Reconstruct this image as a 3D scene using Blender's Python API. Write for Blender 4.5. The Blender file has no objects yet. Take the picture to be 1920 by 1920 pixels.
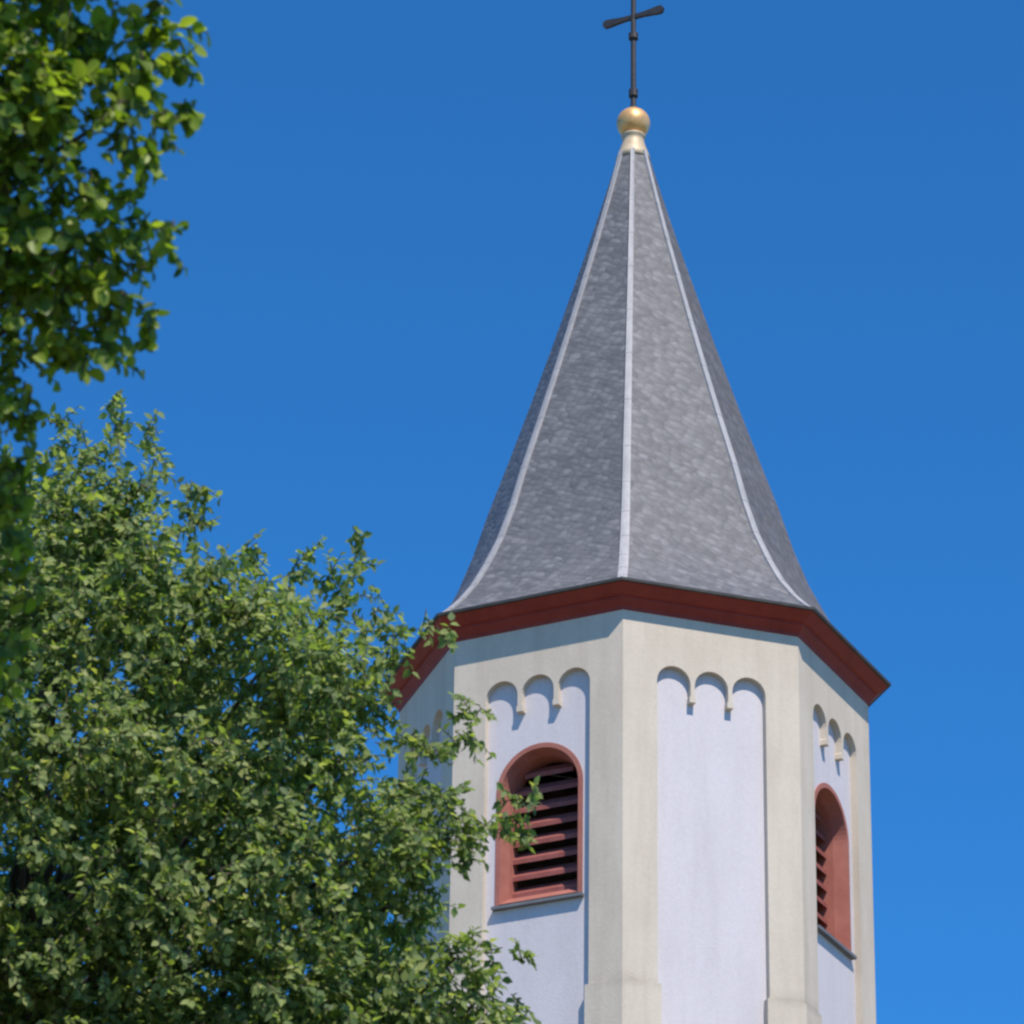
import bpy, bmesh, math, random
import numpy as np
from mathutils import Vector, Matrix

# ------------------------------------------------------------------ camera, sky, sun, exposure
S = bpy.context.scene
COL = S.collection
cd = bpy.data.cameras.new("camera")
camera = bpy.data.objects.new("camera", cd)
COL.objects.link(camera)
RIGHT = Vector((0.99962058, 0.02441908, 0.01274366))
UP = Vector((-0.00055305, -0.444772, 0.89564336))
FWD = Vector((-0.02753881, 0.89531058, 0.44459034))
m = Matrix((RIGHT, UP, -FWD)).transposed().to_4x4()
m.translation = Vector((0, 0, 1.6))
camera.matrix_world = m
cd.sensor_width = 36.0
cd.lens = 36.0 * 8243.5 / 1920.0
cd.clip_end = 6000.0
cd.dof.use_dof = True
cd.dof.focus_distance = 52.0
cd.dof.aperture_fstop = 8.0
S.camera = camera

SUN_EL, SUN_AZ = math.radians(55.5), math.radians(24.0)      # azimuth: from the tower, to the right of the camera
SUN_DIR = Vector((math.sin(SUN_AZ) * math.cos(SUN_EL), -math.cos(SUN_AZ) * math.cos(SUN_EL), math.sin(SUN_EL)))
world = bpy.data.worlds.new("World")
S.world = world
world.use_nodes = True
wn = world.node_tree
wn.nodes.clear()
sky = wn.nodes.new("ShaderNodeTexSky")
sky.sky_type = 'NISHITA'
sky.sun_disc = False
sky.sun_elevation = SUN_EL
sky.sun_rotation = math.pi - SUN_AZ
sky.altitude = 2500.0
sky.air_density = 1.0
sky.dust_density = 0.0
sky.ozone_density = 4.0
hs = wn.nodes.new("ShaderNodeMix"); hs.data_type = 'RGBA'; hs.blend_type = 'MULTIPLY'
hs.inputs[0].default_value = 1.0
hs.inputs[7].default_value = (0.29, 1.03, 1.53, 1)        # a deep polarised blue
bg = wn.nodes.new("ShaderNodeBackground")
bg.inputs[1].default_value = 0.116
wo = wn.nodes.new("ShaderNodeOutputWorld")
wn.links.new(sky.outputs[0], hs.inputs[6])
wn.links.new(hs.outputs[2], bg.inputs[0])
wn.links.new(bg.outputs[0], wo.inputs[0])
sl = bpy.data.lights.new("sun", 'SUN')
sl.energy = 4.6
sl.angle = math.radians(0.5)
sl.color = (1.0, 0.92, 0.80)
sun = bpy.data.objects.new("sun", sl)
sun.rotation_euler = (-SUN_DIR).to_track_quat('-Z', 'Y').to_euler()
sun.location = (20, -20, 60)
COL.objects.link(sun)
S.view_settings.view_transform = 'Standard'
S.view_settings.look = 'None'
S.view_settings.exposure = 0.2
S.view_settings.gamma = 1.0
S.cycles.pixel_filter_type = 'BLACKMAN_HARRIS'
S.cycles.filter_width = 2.5
S.cycles.max_bounces = 8
S.cycles.transparent_max_bounces = 8

# ------------------------------------------------------------------ helpers
def link(name, mesh, parent=None, mats=()):
    o = bpy.data.objects.new(name, mesh)
    COL.objects.link(o)
    for x in mats:
        mesh.materials.append(x)
    if parent:
        o.parent = parent
    return o

def mesh_obj(name, verts, faces, parent=None, mats=(), fm=None, smooth=False):
    me = bpy.data.meshes.new(name)
    me.from_pydata([tuple(v) for v in verts], [], faces)
    me.validate()
    o = link(name, me, parent, mats)
    if fm:
        me.polygons.foreach_set("material_index", fm)
    if smooth:
        me.polygons.foreach_set("use_smooth", [True] * len(me.polygons))
    me.update()
    return o

def tag(o, label=None, cat=None, kind=None, group=None):
    if label: o["label"] = label
    if cat: o["category"] = cat
    if kind: o["kind"] = kind
    if group: o["group"] = group
    return o

class Mat:
    """thin wrapper for a procedural principled material"""
    def __init__(self, name, rough=0.8, spec=0.3, metal=0.0):
        self.m = bpy.data.materials.new(name)
        self.m.use_nodes = True
        self.t = self.m.node_tree
        self.b = self.t.nodes["Principled BSDF"]
        self.out = self.t.nodes["Material Output"]
        self.b.inputs["Roughness"].default_value = rough
        self.b.inputs["Specular IOR Level"].default_value = spec
        self.b.inputs["Metallic"].default_value = metal
    def n(self, t, **kw):
        x = self.t.nodes.new(t)
        for k, v in kw.items():
            setattr(x, k, v)
        return x
    def l(self, a, b):
        self.t.links.new(a, b)
    def noise(self, vec, scale, detail=4.0, rough=0.55):
        x = self.n("ShaderNodeTexNoise")
        x.inputs["Scale"].default_value = scale
        x.inputs["Detail"].default_value = detail
        x.inputs["Roughness"].default_value = rough
        if vec is not None: self.l(vec, x.inputs["Vector"])
        return x.outputs["Fac"]
    def ramp(self, fac, stops):
        x = self.n("ShaderNodeValToRGB")
        e = x.color_ramp.elements
        while len(e) < len(stops): e.new(0.5)
        for el, (p, c) in zip(e, stops):
            el.position = p
            el.color = (*c, 1) if len(c) == 3 else c
        self.l(fac, x.inputs[0])
        return x.outputs[0]
    def mix(self, fac, a, b, mode='MIX'):
        x = self.n("ShaderNodeMix", data_type='RGBA', blend_type=mode)
        for sock, v in ((x.inputs[0], fac), (x.inputs[6], a), (x.inputs[7], b)):
            if hasattr(v, "is_linked") or hasattr(v, "links"): self.l(v, sock)
            elif isinstance(v, (int, float)): sock.default_value = v
            else: sock.default_value = (*v, 1)
        return x.outputs[2]
    def bump(self, h, strength, dist):
        x = self.n("ShaderNodeBump")
        x.inputs["Strength"].default_value = strength
        x.inputs["Distance"].default_value = dist
        self.l(h, x.inputs["Height"])
        self.l(x.outputs[0], self.b.inputs["Normal"])
        return x
    def obj(self):
        return self.n("ShaderNodeTexCoord").outputs["Object"]
    def scaled(self, vec, s):
        x = self.n("ShaderNodeMapping")
        x.inputs["Scale"].default_value = s
        self.l(vec, x.inputs["Vector"])
        return x.outputs[0]
    def base(self, c):
        if isinstance(c, tuple): self.b.inputs["Base Color"].default_value = (*c, 1)
        else: self.l(c, self.b.inputs["Base Color"])

def plaster(name, c, stain, amount, ledge=None):
    M = Mat(name, 0.92, 0.15)
    v = M.obj()
    streak = M.noise(M.scaled(v, (2.2, 2.2, 0.22)), 2.0, 5.0, 0.62)
    blot = M.noise(v, 0.9, 6.0, 0.6)
    fine = M.noise(v, 22.0, 4.0, 0.6)
    a = M.mix(M.ramp(streak, [(0.45, (0, 0, 0)), (0.75, (amount,) * 3)]), c, stain)
    a = M.mix(M.ramp(blot, [(0.42, (0, 0, 0)), (0.72, (amount * 0.8,) * 3)]), a, stain)
    a = M.mix(1.0, a, M.ramp(fine, [(0.3, (0.93, 0.93, 0.93)), (0.7, (1, 1, 1))]), 'MULTIPLY')
    if ledge is not None:                                   # dirt caught along the joint of the pilasters
        sx = M.n("ShaderNodeSeparateXYZ"); M.l(v, sx.inputs[0])
        mr = M.n("ShaderNodeMapRange"); M.l(sx.outputs[2], mr.inputs[0])
        for k_, x_ in zip((1, 2, 3, 4), (ledge - 0.10, ledge + 0.14, 0, 1)): mr.inputs[k_].default_value = x_
        band = M.ramp(mr.outputs[0], [(0.0, (0, 0, 0)), (0.36, (.5,) * 3), (0.42, (.75,) * 3), (0.62, (.25,) * 3), (1.0, (0, 0, 0))])
        patch = M.ramp(M.noise(v, 3.0, 4.0), [(0.35, (.15,) * 3), (0.6, (1,) * 3)])
        a = M.mix(M.mix(1.0, band, patch, 'MULTIPLY'), a, (0.34, 0.29, 0.24))
    M.base(a)
    M.bump(M.noise(v, 45.0, 5.0, 0.65), 0.35, 0.01)
    return M.m

CREAM = plaster("cream_limewash", (0.64, 0.555, 0.455), (0.43, 0.355, 0.27), 0.42, 22.893 - 4.49)
WHITE = plaster("white_limewash", (0.635, 0.59, 0.61), (0.49, 0.45, 0.46), 0.36)

def painted(name, c1, c2, rough=0.6, scale=5.0):
    M = Mat(name, rough, 0.3)
    v = M.obj()
    M.base(M.ramp(M.noise(v, scale, 6.0, 0.65), [(0.3, c1), (0.7, c2)]))
    M.bump(M.noise(v, 30.0, 4.0), 0.25, 0.006)
    return M.m
RED_WOOD = painted("oxblood_painted_timber", (0.22, 0.028, 0.019), (0.30, 0.042, 0.028))
LOUVRE_RED = painted("faded_red_louvre_paint", (0.23, 0.065, 0.052), (0.32, 0.105, 0.088), 0.65, 8.0)
SANDSTONE = painted("red_painted_sandstone", (0.31, 0.108, 0.082), (0.41, 0.158, 0.122), 0.85, 4.0)
SILL_GREY = painted("grey_slate_sill", (0.12, 0.125, 0.135), (0.18, 0.18, 0.19))
IRON = painted("dark_wrought_iron", (0.030, 0.030, 0.034), (0.055, 0.050, 0.048), 0.5, 12.0)
EDGE = painted("dark_roof_edge", (0.05, 0.05, 0.05), (0.085, 0.08, 0.075))

M = Mat("weathered_lead_flashing", 0.62, 0.4)
v = M.obj()
M.base(M.ramp(M.noise(M.scaled(v, (4, 4, 1.4)), 3.0, 5.0, 0.7), [(0.3, (0.30, 0.29, 0.297)), (0.7, (0.42, 0.405, 0.41))]))
M.bump(M.noise(v, 14.0), 0.3, 0.01)
LEAD = M.m

M = Mat("gilded_copper", 0.42, 0.5, 0.4)
v = M.obj()
M.base(M.ramp(M.noise(v, 6.0, 5.0, 0.6), [(0.32, (0.64, 0.34, 0.12)), (0.68, (0.88, 0.54, 0.24))]))
M.bump(M.noise(v, 9.0), 0.15, 0.02)
GOLD = M.m
M = Mat("dulled_gilt_collar", 0.55, 0.4, 0.1)
v = M.obj()
M.base(M.ramp(M.noise(v, 7.0, 5.0, 0.6), [(0.3, (0.48, 0.36, 0.22)), (0.7, (0.62, 0.49, 0.34))]))
GILT = M.m

# slate: small scales laid in rising courses, from the UV map in metres
def slate(name, lichen, lich_amt):
    M = Mat(name, 0.6, 0.4)
    uv = M.n("ShaderNodeUVMap").outputs[0]
    mp = M.n("ShaderNodeMapping")
    mp.inputs["Rotation"].default_value = (0, 0, math.radians(27))
    M.l(uv, mp.inputs["Vector"])
    wob = M.n("ShaderNodeTexNoise"); wob.inputs["Scale"].default_value = 3.4; wob.inputs["Detail"].default_value = 5
    M.l(mp.outputs[0], wob.inputs["Vector"])
    wv = M.n("ShaderNodeVectorMath", operation='MULTIPLY_ADD')
    M.l(wob.outputs["Color"], wv.inputs[0]); wv.inputs[1].default_value = (0.20, 0.17, 0); M.l(mp.outputs[0], wv.inputs[2])
    vor = M.n("ShaderNodeTexVoronoi"); vor.inputs["Scale"].default_value = 1.0; vor.inputs["Randomness"].default_value = 0.55
    M.l(M.scaled(wv.outputs[0], (8.5, 12.5, 1)), vor.inputs["Vector"])
    sep = M.n("ShaderNodeSeparateColor"); M.l(vor.outputs["Color"], sep.inputs[0])
    c = M.ramp(sep.outputs[0], [(0.0, (0.110, 0.109, 0.117)), (0.6, (0.144, 0.142, 0.152)), (1.0, (0.190, 0.186, 0.196))])
    c = M.mix(M.ramp(vor.outputs["Distance"], [(0.35, (0, 0, 0)), (0.75, (0.65,) * 3)]), c, (0.085, 0.085, 0.093))
    course = M.noise(M.scaled(mp.outputs[0], (1.1, 5.5, 1)), 1.5, 7.0, 0.7)
    c = M.mix(1.0, c, M.ramp(course, [(0.33, (0.84,) * 3), (0.68, (1.16,) * 3)]), 'MULTIPLY')
    big = M.noise(uv, 0.9, 6.0, 0.65)
    c = M.mix(M.ramp(big, [(0.46, (0, 0, 0)), (0.75, (0.25,) * 3)]), c, (0.21, 0.20, 0.198))
    lich = M.noise(uv, 3.4, 8.0, 0.75)
    c = M.mix(M.ramp(lich, [(0.60 - lich_amt * .4, (0, 0, 0)), (0.74, (0.25 + lich_amt,) * 3)]), c, lichen)
    M.base(c)
    gr = M.n("ShaderNodeMath", operation='MULTIPLY_ADD')
    M.l(vor.outputs["Distance"], gr.inputs[0]); gr.inputs[1].default_value = -0.9
    M.l(course, gr.inputs[2])
    M.bump(gr.outputs[0], 0.55, 0.016)
    return M.m
SLATE = slate("slate_shingles", (0.19, 0.165, 0.125), 0.0)
SLATE_LICHEN = slate("slate_shingles_with_brown_lichen", (0.125, 0.098, 0.070), 0.62)

M = Mat("bark", 0.95, 0.1)
v = M.obj()
bk = M.noise(M.scaled(v, (9, 9, 1.6)), 2.0, 6.0, 0.7)
M.base(M.ramp(bk, [(0.3, (0.05, 0.04, 0.03)), (0.7, (0.15, 0.125, 0.10))]))
M.bump(bk, 0.8, 0.03)
BARK = M.m

def leaf_mat(name, stops, trans, rough):
    M = Mat(name, rough, 0.4)
    isl = M.n("ShaderNodeNewGeometry").outputs["Random Per Island"]
    c = M.ramp(isl, stops)
    M.base(c)
    tr = M.n("ShaderNodeBsdfTranslucent")
    M.l(M.mix(1.0, c, (1.35, 1.5, 0.6), 'MULTIPLY'), tr.inputs["Color"])
    mx = M.n("ShaderNodeMixShader")
    mx.inputs[0].default_value = trans
    M.l(M.b.outputs[0], mx.inputs[1]); M.l(tr.outputs[0], mx.inputs[2])
    M.l(mx.outputs[0], M.out.inputs["Surface"])
    return M.m
LEAF_NEAR = leaf_mat("dark_green_leaf", [(0.0, (0.05, 0.10, 0.018)), (0.45, (0.17, 0.255, 0.025)), (1.0, (0.36, 0.44, 0.06))], 0.50, 0.45)
LEAF_FAR = leaf_mat("mid_green_leaf", [(0.0, (0.105, 0.160, 0.062)), (0.5, (0.215, 0.285, 0.092)), (0.85, (0.33, 0.39, 0.125)), (1.0, (0.43, 0.44, 0.18))], 0.50, 0.60)

M = Mat("bounce_gravel_and_grass", 0.95, 0.1)
v = M.obj()
M.base(M.ramp(M.noise(v, 0.35, 8.0, 0.7), [(0.3, (0.10, 0.11, 0.045)), (0.7, (0.30, 0.255, 0.19))]))  # pale gravel tone added to the unseen ground; its bounce warms shaded walls
M.bump(M.noise(v, 8.0, 6.0), 0.8, 0.05)
GRASS = M.m

# ------------------------------------------------------------------ ground
g = mesh_obj("ground", [(-3000, -3000, 0), (3000, -3000, 0), (3000, 3000, 0), (-3000, 3000, 0)], [(0, 1, 2, 3)], None, [GRASS])
tag(g, kind="structure")

# ------------------------------------------------------------------ church tower
R, AZ0, K = 2.8, -0.04069, math.pi / 4
APO, HALF = R * math.cos(K / 2), R * math.sin(K / 2)
EAVE = 22.893
tower = bpy.data.objects.new("church_tower", None)
COL.objects.link(tower)
tower.location = (0, 48.095, 0)
tag(tower, "white and cream octagonal church tower with grey slate spire and golden ball", "church tower")

def corner(r, k, z):
    a = AZ0 + k * K
    return Vector((r * math.sin(a), -r * math.cos(a), z))
def on_face(j, u, w, off=0.0):
    """face j, u metres along it, w metres from the eave line, off metres behind the wall face"""
    a = AZ0 + (j + 0.5) * K
    n = Vector((math.sin(a), -math.cos(a), 0)); t = Vector((math.cos(a), math.sin(a), 0))
    p = n * (APO - off) + t * u
    p.z = EAVE + w
    return p

STEP = -4.49            # where the pilasters thicken
HW, AR, PITCH, TOPA, SPR = 0.66, 0.203, 0.457, -0.645, -0.848
DEPTH = 0.085
WHW, WSPR, WBOT = 0.53, -2.01, -3.385
VISIBLE = (-2, -1, 0, 1)

def recess_outline():
    """from the lower left of the recess up, round the three arches and down to the lower right"""
    pts = [(-HW, STEP)]
    for i, cx in enumerate((-PITCH, 0, PITCH)):
        for s in range(13):
            th = math.pi - math.pi * s / 12
            pts.append((cx + AR * math.cos(th), SPR + AR * math.sin(th)))
        if i < 2:                                     # pendant with a little corbel at its foot
            x0, x1 = cx + AR, cx + PITCH - AR
            pts += [(x0, -0.985), (x0 - 0.013, -1.0), (x0 - 0.013, -1.06), (x1 + 0.013, -1.06), (x1 + 0.013, -1.0), (x1, -0.985)]
    pts.append((HW, STEP))
    return pts
OUT = recess_outline()

class Acc:
    def __init__(self): self.v, self.f, self.m = [], [], []
    def face(self, pts, mi=0):
        b = len(self.v)
        self.v += list(pts); self.f.append(tuple(range(b, b + len(pts)))); self.m.append(mi)
    def grid(self, rows, mi=0, close=False):
        b = len(self.v); n = len(rows[0])
        for r in rows: self.v += list(r)
        for i in range(len(rows) - 1):
            for k in range(n if close else n - 1):
                k2 = (k + 1) % n
                self.f.append((b + i * n + k, b + i * n + k2, b + (i + 1) * n + k2, b + (i + 1) * n + k)); self.m.append(mi)
    def box(self, o, x, y, z, mi=0):
        p = [o + x * a + y * b + z * c for c in (0, 1) for b in (0, 1) for a in (0, 1)]
        for q in ((0, 1, 3, 2), (4, 6, 7, 5), (0, 4, 5, 1), (2, 3, 7, 6), (0, 2, 6, 4), (1, 5, 7, 3)):
            self.face([p[i] for i in q], mi)
    def build(self, name, parent, mats, smooth=False):
        return mesh_obj(name, self.v, self.f, parent, mats, self.m, smooth)

def panel_faces(A, j, mi, window):
    top = TOPA + 0.03
    LO = -EAVE
    if not window:
        A.face([on_face(j, u, w, DEPTH) for u, w in ((-HW - .02, LO), (HW + .02, LO), (HW + .02, top), (-HW - .02, top))], mi)
        return
    arc = [(WHW * math.cos(t), WSPR + WHW * math.sin(t)) for t in [math.pi * s / 24 for s in range(25)]]   # right to left over the top
    right = [(HW + .02, LO), (HW + .02, top), (0, top)] + arc[:13][::-1] + [(WHW, WBOT), (0, WBOT), (0, LO)]
    left = [(0, LO), (0, WBOT), (-WHW, WBOT)] + arc[12:][::-1] + [(0, top), (-HW - .02, top), (-HW - .02, LO)]
    for poly in (right, left):
        A.face([on_face(j, u, w, DEPTH) for u, w in poly], mi)

W = Acc()
PROUD, NARR = 0.025, 0.035
for j in range(-4, 4):
    # upper wall face: outline of the face minus the recess
    poly = [(-HALF, STEP), (-HALF, 0.0), (HALF, 0.0), (HALF, STEP)] + OUT[::-1]
    W.face([on_face(j, u, w) for u, w in poly][::-1], 0)
    W.grid([[on_face(j, u, w) for u, w in OUT], [on_face(j, u, w, DEPTH) for u, w in OUT]], 0)
    # thicker pilasters below the step, with a sloped ledge
    for s in (-1, 1):
        hf = HALF + PROUD * math.tan(K / 2); ui = HW - NARR
        W.face([on_face(j, s * ui, STEP - 0.01, -PROUD), on_face(j, s * hf, STEP - 0.01, -PROUD), on_face(j, s * hf, -EAVE, -PROUD), on_face(j, s * ui, -EAVE, -PROUD)], 0)
        W.face([on_face(j, s * HW, STEP), on_face(j, s * HALF, STEP), on_face(j, s * hf, STEP - 0.01, -PROUD), on_face(j, s * ui, STEP - 0.01, -PROUD)], 0)
        W.face([on_face(j, s * ui, STEP - 0.01, -PROUD), on_face(j, s * ui, -EAVE, -PROUD), on_face(j, s * ui, -EAVE, DEPTH), on_face(j, s * ui, STEP - 0.01, DEPTH)], 0)
        W.face([on_face(j, s * HW, STEP), on_face(j, s * ui, STEP - 0.01, -PROUD), on_face(j, s * ui, STEP - 0.01, DEPTH), on_face(j, s * HW, STEP, DEPTH)], 0)
    if j not in VISIBLE:
        panel_faces(W, j, 1, False)
wall = W.build("wall", tower, [CREAM, WHITE])
bm = bmesh.new(); bm.from_mesh(wall.data)
bmesh.ops.remove_doubles(bm, verts=bm.verts, dist=0.0005)
bmesh.ops.recalc_face_normals(bm, faces=bm.faces)
bm.to_mesh(wall.data); bm.free()
for j in VISIBLE:
    A = Acc(); panel_faces(A, j, 0, j in (-1, 1))
    A.build("wall_panel", tower, [WHITE])

def contour(hw, spr, bot):
    """window outline, lower left up and over to lower right"""
    return [(-hw, bot)] + [(hw * math.cos(t), spr + hw * math.sin(t)) for t in [math.pi - math.pi * s / 28 for s in range(29)]] + [(hw, bot)]
for j in (-1, 1):
    o0 = contour(WHW, WSPR, WBOT); o1 = contour(0.445, WSPR, -3.235)
    L = Acc()                                        # louvre boards, tilted, and the dark box behind them
    a = AZ0 + (j + .5) * K
    n = Vector((math.sin(a), -math.cos(a), 0)); t = Vector((math.cos(a), math.sin(a), 0))
    w = -3.20
    while w < WSPR + 0.38:
        hw = 0.445 if w < WSPR else math.sqrt(max(0.01, 0.445 ** 2 - (w + 0.08 - WSPR) ** 2))
        p = on_face(j, -hw, w, 0.32)
        L.box(p, t * (2 * hw), n * -0.12 + Vector((0, 0, 0.11)), Vector((0, 0, 0.055)), 0)
        w += 0.205
    win = L.build("belfry_window", tower, [LOUVRE_RED])
    win["label"] = "arched belfry opening with red louvre boards"
    Fm = Acc()
    Fm.grid([[on_face(j, u, w, DEPTH - 0.012) for u, w in contour(WHW + 0.012, WSPR, WBOT)],
             [on_face(j, u, w, DEPTH - 0.012) for u, w in contour(WHW - 0.045, WSPR, WBOT + 0.035)],
             [on_face(j, u, w, 0.235) for u, w in o1],
             [on_face(j, u, w, 0.45) for u, w in o1]], 0)
    Fm.face([on_face(j, -WHW + .045, WBOT + .035, DEPTH - .012), on_face(j, WHW - .045, WBOT + .035, DEPTH - .012), on_face(j, .445, -3.235, .235), on_face(j, -.445, -3.235, .235)], 0)
    Fm.face([on_face(j, -.445, -3.235, .235), on_face(j, .445, -3.235, .235), on_face(j, .445, -3.235, .48), on_face(j, -.445, -3.235, .45)], 0)
    Fm.grid([[on_face(j, u, w, DEPTH - 0.012) for u, w in contour(WHW + 0.012, WSPR, WBOT)], [on_face(j, u, w, DEPTH + 0.02) for u, w in contour(WHW + 0.012, WSPR, WBOT)]], 0)
    Fm.build("frame", win, [SANDSTONE])
    Sl = Acc()
    p = on_face(j, -WHW - 0.03, WBOT - 0.036, DEPTH + 0.02)
    Sl.box(p, t * (2 * WHW + 0.06), n * 0.09, Vector((0, 0, 0.036)), 0)
    Sl.build("sill", win, [SILL_GREY])

# eaves cornice: bevelled oxblood board ring
RO, HO = 3.0416, 0.211
C_ = Acc()
prof = [(R - 0.03, -0.035), (R + 0.012, -0.035), (R + 0.02, 0.0), (R + 0.092, 0.083), (R + 0.092, 0.103), (R + 0.128, 0.112), (RO - 0.02, 0.19), (RO, HO)]
C_.grid([[corner(r, k, EAVE + z) for k in range(8)] for r, z in prof], 0, True)
C_.build("cornice", tower, [RED_WOOD])
E_ = Acc()
E_.grid([[corner(r, k, EAVE + z) for k in range(8)] for r, z in ((RO - 0.04, HO + 0.001), (RO + 0.035, HO + 0.004), (RO + 0.04, HO + 0.035), (RO - 0.04, HO + 0.06))], 0, True)
E_.build("roof_edge", tower, [EDGE])

# spire: bell-cast octagonal slate roof
PROF = [(3.04, .245), (2.92, .34), (2.74, .525), (2.54, .78), (2.34, 1.12), (2.13, 1.54), (1.95, 2.02), (1.78, 2.58), (1.52, 3.34), (1.265, 4.11), (1.03, 4.84), (.80, 5.58), (.62, 6.16), (.45, 6.74), (.31, 7.235), (.20, 7.64)]
me_v, me_f, uvs, fmi = [], [], [], []
for k in range(-4, 4):
    dist = 0.0
    for i in range(len(PROF) - 1):
        (r0, z0), (r1, z1) = PROF[i], PROF[i + 1]
        sl_ = math.hypot((r1 - r0) * math.cos(K / 2), z1 - z0)
        b = len(me_v)
        me_v += [corner(r0, k, EAVE + z0), corner(r0, k + 1, EAVE + z0), corner(r1, k + 1, EAVE + z1), corner(r1, k, EAVE + z1)]
        me_f.append((b, b + 1, b + 2, b + 3)); fmi.append(1 if k == 1 else 0)
        h0, h1 = r0 * math.sin(K / 2), r1 * math.sin(K / 2)
        uvs += [(-h0 + 7.3 * k, dist), (h0 + 7.3 * k, dist), (h1 + 7.3 * k, dist + sl_), (-h1 + 7.3 * k, dist + sl_)]
        dist += sl_
def ridge_geo(k, A, mi):
    rows = []
    a = AZ0 + k * K
    t = Vector((math.cos(a), math.sin(a), 0)); rd = Vector((math.sin(a), -math.cos(a), 0))
    for i, (r, z) in enumerate(PROF):
        hw = 0.056 * min(1.0, 0.40 + 0.6 * r / 2.6)
        c = corner(r, k, EAVE + z)
        drop = hw * math.tan(K / 2)
        lo = 0.012
        rows.append([c + t * -hw - rd * (drop - lo) - rd * 0.03, c + t * -hw - rd * (drop - lo - .02), c + t * -hw * .35 + rd * .018, c + t * hw * .35 + rd * .018, c + t * hw - rd * (drop - lo - .02), c + t * hw - rd * (drop - lo) - rd * 0.03])
    A.grid(rows, mi)
    for i in range(1, len(rows) - 2):                      # lapped joints between the lengths of sheet
        ctr = sum(rows[i], Vector()) / 6
        mid = [p + (q - p) * (0.035 / (q - p).length) for p, q in zip(rows[i], rows[i + 1])]
        up = rd * .003
        lap = lambda row: [row[0] - t * .002, row[1] - t * .002 + up, row[2] + up, row[3] + up, row[4] + t * .002 + up, row[5] + t * .002]
        A.grid([rows[i], lap(rows[i]), lap(mid), mid], mi)
roof = mesh_obj("roof", me_v, me_f, tower, [SLATE, SLATE_LICHEN], fmi)
ul = roof.data.uv_layers.new(name="UVMap")
ul.data.foreach_set("uv", [x for p in uvs for x in p])
for k in (-1, 0, 1):
    A = Acc(); ridge_geo(k, A, 0)
    A.build("ridge_flashing", roof, [LEAD])

def lathe(name, prof, parent, mats, seg=32):
    A = Acc()
    A.grid([[Vector((r * math.cos(2 * math.pi * s / seg), r * math.sin(2 * math.pi * s / seg), EAVE + z)) for s in range(seg)] for r, z in prof], 0, True)
    return A.build(name, parent, mats, True)
lathe("spire_cap", [(.19, 7.56), (.224, 7.575), (.20, 7.66), (.165, 7.75), (.14, 7.84), (.135, 7.90), (.155, 7.92), (.155, 7.94), (.1, 7.96)], tower, [GILT])
ball = lathe("golden_ball", [(.215 * math.sin(math.pi * i / 24) + (.001 if i in (0, 24) else 0), 8.126 - .215 * math.cos(math.pi * i / 24)) for i in range(25)], tower, [GOLD], 48)
X = Acc()
def tube(p0, p1, r0, r1, seg=10):
    ax = (p1 - p0).normalized()
    s1 = ax.cross(Vector((.31, .2, .93))).normalized() if abs(ax.z) < .9 else ax.cross(Vector((1, 0, 0))).normalized()
    s2 = ax.cross(s1)
    ring = lambda p, r: [p + (s1 * math.cos(2 * math.pi * i / seg) + s2 * math.sin(2 * math.pi * i / seg)) * r for i in range(seg)]
    X.grid([ring(p0, .001), ring(p0, r0), ring(p1, r1), ring(p1, .001)], 0, True)
Z = lambda z: Vector((0, 0, EAVE + z))
tube(Z(8.30), Z(10.45), .038, .034)
tube(Z(8.53), Z(8.63), .062, .062); tube(Z(8.33), Z(8.37), .075, .055)
tube(Z(9.40), Z(9.48), .065, .065)
# cross arms: flat bars that widen towards their ends, at right angles to the belfry face
a = math.radians(-27)
bx = Vector((math.cos(a), math.sin(a), 0)); by = Vector((-math.sin(a), math.cos(a), 0))
for s in (-1, 1):
    rows = []
    for d, h in ((0.0, .028), (.14, .030), (.24, .040), (.34, .053), (.40, .055), (.425, .038), (.435, .01)):
        c = Z(9.735) + bx * (s * d)
        rows.append([c + by * -.025 + Vector((0, 0, -h)), c + by * .025 + Vector((0, 0, -h)), c + by * .025 + Vector((0, 0, h)), c + by * -.025 + Vector((0, 0, h))])
    X.grid(rows, 0, True)
rows = []
for d, h in ((.0, .038), (.12, .046), (.20, .055), (.26, .042), (.275, .01)):
    c = Z(10.25 + d)
    rows.append([c + by * -.027 + bx * -h, c + by * .027 + bx * -h, c + by * .027 + bx * h, c + by * -.027 + bx * h])
X.grid(rows, 0, True)
X.build("cross", tower, [IRON])

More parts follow.
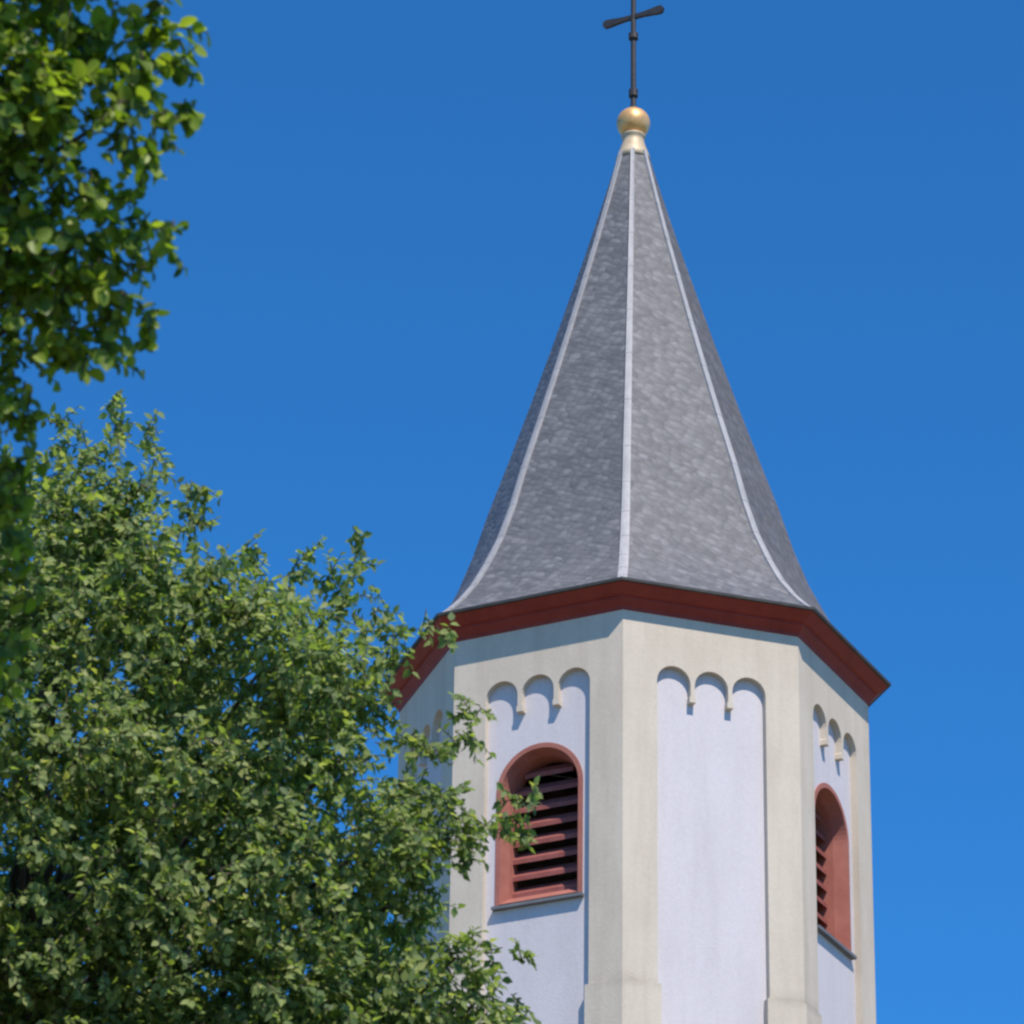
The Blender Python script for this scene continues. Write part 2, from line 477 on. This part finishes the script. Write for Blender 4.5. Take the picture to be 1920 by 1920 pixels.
# ------------------------------------------------------------------ trees
FAR = [(-3.42,23.17,13.71,0.07,0.9),(-3.36,23.10,13.53,0.11,0.8),(-3.17,23.73,14.14,0.07,0.9),(-3.10,23.39,13.82,0.11,0.8),(-3.12,23.08,13.48,0.13,0.7),(-2.88,23.35,13.72,0.07,0.9),(-2.84,23.25,13.53,0.09,0.8),(-2.79,23.07,13.26,0.09,0.8),(-3.27,23.13,13.33,0.25,0.7),(-2.61,23.09,13.22,0.07,0.9),(-2.56,23.15,13.18,0.09,0.8),(-2.62,23.10,12.98,0.15,0.8),(-2.97,23.05,13.15,0.20,0.75),(-3.42,22.96,12.90,0.41),(-3.68,24.75,13.78,0.43),(-2.92,23.04,12.76,0.33),(-3.15,24.86,13.64,0.34),(-3.16,23.10,13.00,0.29),(-2.48,23.00,12.59,0.22),(-2.25,23.22,12.87,0.07,0.9),(-2.21,23.22,12.78,0.06),(-2.24,23.06,12.46,0.24),(-1.92,23.18,12.83,0.07,0.9),(-1.98,23.40,12.83,0.12,0.8),(-1.81,23.28,12.72,0.09,0.8),(-1.65,23.54,13.13,0.04),(-1.64,23.65,13.09,0.05,0.9),(-1.64,23.50,12.91,0.07,0.9),(-1.67,23.38,12.65,0.16,0.85),(-1.52,23.53,12.62,0.11,0.9),(-1.40,23.37,12.39,0.12),(-1.23,23.72,12.63,0.04),(-1.11,23.70,12.56,0.04),(-1.45,23.33,12.21,0.14),(-3.35,22.93,12.33,0.49),(-3.67,25.13,13.36,0.52),(-2.74,23.09,12.24,0.49),(-2.99,25.22,13.22,0.52),(-2.11,23.06,12.09,0.46),(-2.31,25.25,13.08,0.48),(-1.76,23.32,12.04,0.34),(-1.91,25.30,12.92,0.36),(-3.29,22.90,11.48,0.56),(-3.69,25.64,12.66,0.58),(-2.71,23.11,11.50,0.56),(-3.01,25.67,12.60,0.58),(-2.10,23.26,11.47,0.49),(-2.32,25.68,12.50,0.52),(-1.66,23.26,11.58,0.24),(-1.55,23.47,11.97,0.16),(-1.39,23.51,11.83,0.09,0.8),(-1.22,23.62,11.79,0.13),(-1.07,23.75,11.86,0.11),(-0.95,23.74,11.92,0.08),(-0.93,23.86,12.16,0.07),(-1.02,23.82,12.09,0.05),(-1.37,23.43,11.18,0.31),(-1.51,25.77,12.14,0.33),(-1.26,23.66,11.54,0.16),(-1.12,23.62,11.46,0.16),(-1.07,23.71,11.26,0.17),(-0.90,23.72,11.30,0.12),(-0.74,23.99,11.46,0.12),(-0.61,24.00,11.40,0.07),(-0.58,24.18,11.75,0.06),(-0.70,23.90,11.58,0.06),(-0.98,23.81,11.16,0.11),(-1.19,23.65,11.06,0.16),(-3.28,23.17,10.77,0.59),(-3.70,26.10,11.94,0.62),(-2.61,23.14,10.73,0.59),(-2.95,26.10,11.90,0.62),(-1.96,23.30,10.80,0.56),(-2.19,26.05,11.88,0.58),(-1.49,23.69,10.76,0.38),(-1.65,26.08,11.68,0.40),(-1.21,23.80,10.90,0.14),(-3.27,23.40,10.12,0.59),(-3.70,26.48,11.24,0.62),(-2.63,23.60,10.17,0.59),(-2.95,26.48,11.21,0.62),(-1.96,23.55,10.15,0.56),(-2.19,26.42,11.20,0.58),(-1.43,23.92,10.32,0.43),(-1.58,26.33,11.20,0.45),(-1.03,23.83,10.56,0.17),(-0.81,24.20,10.69,0.09),(-0.65,24.22,10.71,0.07),(-0.92,24.12,10.40,0.20),(-0.68,24.40,10.47,0.07),(-1.04,24.26,10.05,0.49),(-1.13,26.43,10.81,0.52),(-1.79,24.04,9.72,0.72),(-1.99,26.68,10.61,0.76),(-2.66,23.63,9.51,0.79),(-3.02,26.79,10.57,0.82),(-3.56,23.64,9.51,0.85),(-4.04,26.80,10.57,0.89),(-4.09,22.77,12.26,0.52),(-4.51,25.10,13.35,0.55),(-4.14,22.87,11.46,0.66),(-4.64,25.61,12.65,0.69),(-4.11,23.10,10.58,0.75),(-4.65,26.15,11.77,0.79),(-4.04,23.56,9.96,0.75),(-4.55,26.56,11.02,0.79),(-3.86,22.83,12.87,0.43),(-4.18,24.72,13.80,0.45),(-4.69,22.91,11.82,0.72),(-5.20,25.36,12.91,0.76),(-4.75,23.19,10.78,0.85),(-5.32,26.01,11.90,0.89),(-4.75,23.70,9.84,0.92),(-5.33,26.57,10.84,0.96),(-5.64,23.62,10.62,0.98),(-6.22,26.05,11.54,1.03),(-5.52,24.06,9.48,1.08),(-6.12,26.67,10.34,1.14),(-0.89,24.63,9.37,0.79),(-0.96,26.72,10.03,0.82),(-1.95,24.51,8.85,0.98),(-2.15,27.11,9.62,1.03),(-3.15,24.40,8.66,1.08),(-3.52,27.25,9.48,1.14),(-4.33,24.11,8.72,1.08),(-4.88,27.14,9.61,1.14),(-3.71,25.11,7.91,1.08),(-4.07,27.52,8.52,1.14),(-2.27,25.11,8.08,0.98),(-2.48,27.43,8.67,1.03)]
NEAR = [(-2.17,13.38,10.18,0.26),(-1.93,13.48,10.17,0.22),(-1.74,13.51,10.28,0.13),(-1.67,13.54,10.11,0.09),(-1.62,13.61,9.99,0.04),(-1.68,13.51,9.88,0.05),(-1.84,13.53,9.93,0.17),(-1.74,13.52,9.75,0.06),(-2.08,13.50,9.82,0.26),(-2.20,13.64,9.53,0.25),(-1.94,13.71,9.68,0.13),(-1.79,13.72,9.50,0.14),(-1.67,13.67,9.44,0.06),(-2.05,13.77,9.36,0.26),(-1.84,13.77,9.28,0.15),(-1.75,13.98,9.33,0.06),(-1.99,13.90,9.12,0.10),(-1.89,13.90,9.17,0.09),(-2.26,13.97,9.19,0.17),(-2.23,13.73,9.27,0.21),(-2.23,13.95,8.95,0.14),(-2.17,14.02,8.89,0.06),(-2.25,14.14,8.79,0.14),(-2.19,14.12,8.68,0.06),(-2.29,14.32,8.65,0.15),(-2.34,14.61,8.55,0.17),(-2.34,14.76,8.35,0.17),(-2.42,15.05,8.27,0.12),(-2.41,13.50,10.05,0.33),(-2.66,14.95,10.95,0.35),(-2.44,13.71,9.50,0.35),(-2.71,15.24,10.38,0.37),(-2.44,14.01,9.01,0.27),(-2.49,14.38,8.65,0.25),(-2.65,14.85,8.33,0.29),(-2.09,13.24,10.42,0.31),(-2.31,14.67,11.38,0.33),(-1.85,13.35,10.55,0.21),(-1.77,13.31,10.86,0.23),(-2.24,13.36,9.89,0.23),(-2.25,13.55,9.70,0.23),(-2.04,13.39,9.98,0.19),(-1.81,13.51,10.12,0.14),(-1.99,13.72,9.50,0.19),(-2.07,13.75,9.15,0.14),(-2.48,13.19,10.60,0.45),(-2.74,14.58,11.55,0.48),(-1.97,13.25,10.99,0.41),(-2.13,14.36,11.78,0.43),(-2.64,13.22,11.37,0.58),(-2.82,14.16,12.07,0.61),(-2.89,13.17,10.17,0.62),(-3.24,14.78,11.22,0.65),(-2.97,13.52,9.39,0.62),(-3.35,15.23,10.38,0.65),(-2.92,14.06,8.82,0.54),(-3.23,15.55,9.58,0.56),(-3.03,14.72,8.27,0.58),(-3.24,15.76,8.74,0.61),(-3.54,13.46,10.02,0.74),(-3.92,14.89,10.92,0.78),(-3.63,13.84,9.14,0.78),(-4.02,15.34,9.95,0.82),(-3.58,14.45,8.47,0.68),(-3.88,15.64,9.03,0.71),(-3.25,13.28,11.42,0.78),(-3.45,14.13,12.05,0.82),(-2.75,13.44,12.42,0.62)]

def skin_tube(V, F, pts, rads, seg):
    b = len(V)
    for i, p in enumerate(pts):
        ax = (pts[min(i + 1, len(pts) - 1)] - pts[max(i - 1, 0)]).normalized()
        s1 = ax.cross(Vector((.3, .9, .1))).normalized(); s2 = ax.cross(s1)
        for q in range(seg):
            th = 2 * math.pi * q / seg
            V.append(p + (s1 * math.cos(th) + s2 * math.sin(th)) * rads[i])
    for i in range(len(pts) - 1):
        for q in range(seg):
            q2 = (q + 1) % seg
            F.append((b + i * seg + q, b + i * seg + q2, b + (i + 1) * seg + q2, b + (i + 1) * seg + q))

def wander(rng, p0, p1, n, amp, sag=0.0):
    pts = []
    L = (p1 - p0).length
    off = Vector((0, 0, 0))
    for i in range(n + 1):
        f = i / n
        if 0 < i < n: off = off * 0.6 + Vector(rng.normal(0, amp * L / n, 3))
        else: off = off * 0.3
        pts.append(p0.lerp(p1, f) + off * math.sin(math.pi * min(f, .97)) + Vector((0, 0, sag * math.sin(math.pi * f))))
    return pts

# leaf outlines (x across, y along), folded along the midrib
LEAF_BROAD = [(0, 0), (-.30, .10), (-.47, .36), (-.40, .70), (-.2, .92), (0, 1.0), (.2, .92), (.40, .70), (.47, .36), (.30, .10)]
LEAF_NARROW = [(0, 0), (-.26, .22), (-.33, .50), (0, 1.0), (.33, .50), (.26, .22)]

def make_tree(name, label, lobes, base, top, trunk_r, leaf, leaf_len, per_m3, mat, seed, droop):
    rng = np.random.default_rng(seed)
    root = bpy.data.objects.new(name, None); COL.objects.link(root)
    root.location = base
    tag(root, label, "tree", group=None)
    base = Vector(base)
    # trunk and limbs
    V, F = [], []
    stem = wander(rng, Vector((0, 0, -0.2)), Vector(top) - base, 14, 0.10)
    rad = [trunk_r * (1.25 if i == 0 else 1) * (1 - 0.85 * (i / 14) ** 1.1) for i in range(15)]
    skin_tube(V, F, stem, rad, 12)
    big = sorted([l for l in lobes], key=lambda l: -l[3])
    limb_ends = []
    for l in big[:len(big) * 2 // 3]:
        c = Vector(l[:3]) - base
        hd = math.hypot(c.x - stem[7].x, c.y - stem[7].y)
        zt = c.z - hd * rng.uniform(.5, .95)
        i = min(range(3, 14), key=lambda q: abs(stem[q].z - zt))
        ln = (c - stem[i]).length
        r0 = min(rad[i] * .5, .012 + .012 * ln)
        pts = wander(rng, stem[i], c, 7, 0.14, 0.05 * ln)
        skin_tube(V, F, pts, [r0 * (1 - .85 * q / 7) for q in range(8)], 7)
        limb_ends.append(pts)
    mesh_obj("trunk", V, F, root, [BARK], smooth=True)
    # sprigs: short twigs carrying leaves, spread through every lobe
    TV, TF = [], []
    pos, dirs, nrm, size = [], [], [], []
    for lobe in lobes:
        x, y, z, r = lobe[:4]
        c = np.array((x, y, z)) - np.array(base)
        n = max(4 if r > .06 else 3, int(per_m3 * r ** 2.2 * (lobe[4] if len(lobe) > 4 else 1.0)))
        for _ in range(n):
            d = rng.normal(0, 1, 3); d /= np.linalg.norm(d)
            q = rng.random() ** (1 / 2.6)
            # ragged lobes: radius swells and shrinks with direction
            rag = 1 + .20 * math.sin(5 * d[0] + 9 * x) * math.sin(4 * d[2] + 7 * z) + rng.normal(0, .07)
            p = c + d * r * q * rag
            if r > .35 and math.sin(6.1*p[0]+1.3) + math.sin(6.7*p[2]+2*p[1]) + math.sin(5.3*p[1]-3*p[0]) < (-1.45 if r > .5 else -1.2): continue   # hollows between the clumps
            ax = d * .75 + rng.normal(0, .5, 3) + np.array((0, 0, .15 - droop))
            ax /= np.linalg.norm(ax)
            tl = leaf_len * rng.uniform(1.6, 3.2)
            st = p - ax * tl * .5
            k = rng.integers(6, 10)
            side = np.cross(ax, rng.normal(0, 1, 3)); side /= np.linalg.norm(side)
            tw = [Vector(st + ax * tl * f + np.array((0, 0, -droop * .25 * tl * f * f))) for f in (0, .5, 1)]
            skin_tube(TV, TF, tw, [.0045, .0035, .002], 3)
            for i in range(k):
                f = (i + .5) / k
                lp = st + ax * tl * f + np.array((0, 0, -droop * .25 * tl * f * f))
                sgn = 1 if i % 2 else -1
                ld = ax * rng.uniform(.3, .8) + side * sgn * rng.uniform(.5, 1.0) + rng.normal(0, .25, 3) + np.array((0, 0, -droop * rng.uniform(.2, 1.1)))
                ld /= np.linalg.norm(ld)
                up = d * .55 + np.array((0.18, -.38, .60)) + rng.normal(0, .42, 3)
                up -= ld * (up @ ld); up /= np.linalg.norm(up)
                pos.append(lp); dirs.append(ld); nrm.append(up); size.append(leaf_len * rng.uniform(.5, 1.2))
    pos, dirs, nrm, size = map(np.array, (pos, dirs, nrm, size))
    N = len(pos); o = np.array(leaf); m_ = len(o)
    crs = np.cross(dirs, nrm)
    wid = rng.uniform(.8, 1.1, (N, 1, 1))
    fold = rng.uniform(.15, .5, (N, 1, 1)); curl = rng.uniform(-.05, .35, (N, 1, 1))
    xx = o[None, :, 0:1] * wid; yy = o[None, :, 1:2]
    P = pos[:, None] + size[:, None, None] * (crs[:, None] * xx + dirs[:, None] * yy + nrm[:, None] * (np.abs(xx) * fold - curl * yy ** 2))
    nv0 = len(TV)
    verts = np.concatenate([np.array([tuple(v) for v in TV]), P.reshape(-1, 3)])
    h = m_ // 2
    left = list(range(0, h + 1)); rgt = [0] + list(range(h, m_))
    lf = np.concatenate([np.array(left), np.array(rgt)])
    loops_leaf = (nv0 + np.arange(N)[:, None] * m_ + lf[None]).ravel()
    tw_l = np.array(TF).ravel()
    loops = np.concatenate([tw_l, loops_leaf])
    cnt = np.concatenate([np.full(len(TF), 4), np.full(2 * N, h + 1)])
    starts = np.concatenate([[0], np.cumsum(cnt)[:-1]])
    me = bpy.data.meshes.new("crown")
    me.vertices.add(len(verts)); me.vertices.foreach_set("co", verts.ravel().astype(np.float32))
    me.loops.add(len(loops)); me.loops.foreach_set("vertex_index", loops.astype(np.int32))
    me.polygons.add(len(cnt)); me.polygons.foreach_set("loop_start", starts.astype(np.int32))
    me.materials.append(mat); me.materials.append(BARK)
    me.polygons.foreach_set("material_index", np.concatenate([np.ones(len(TF), np.int32), np.zeros(2 * N, np.int32)]))
    me.update(calc_edges=True)
    o = bpy.data.objects.new("crown", me); COL.objects.link(o); o.parent = root
    print(name, "leaves", N)
    return root

make_tree("broadleaf_tree", "mid green leafy tree with ragged top, in front of the tower's lower left side", FAR,
          (-4.0, 25.6, 0), (-3.7, 25.4, 13.0), .26, LEAF_NARROW, .066, 1080, LEAF_FAR, 5, .25)
make_tree("broadleaf_tree", "darker green tree with larger leaves overhanging the upper left corner against the sky", NEAR,
          (-3.9, 14.8, 0), (-3.4, 14.6, 12.0), .22, LEAF_BROAD, .060, 600, LEAF_NEAR, 11, .50)
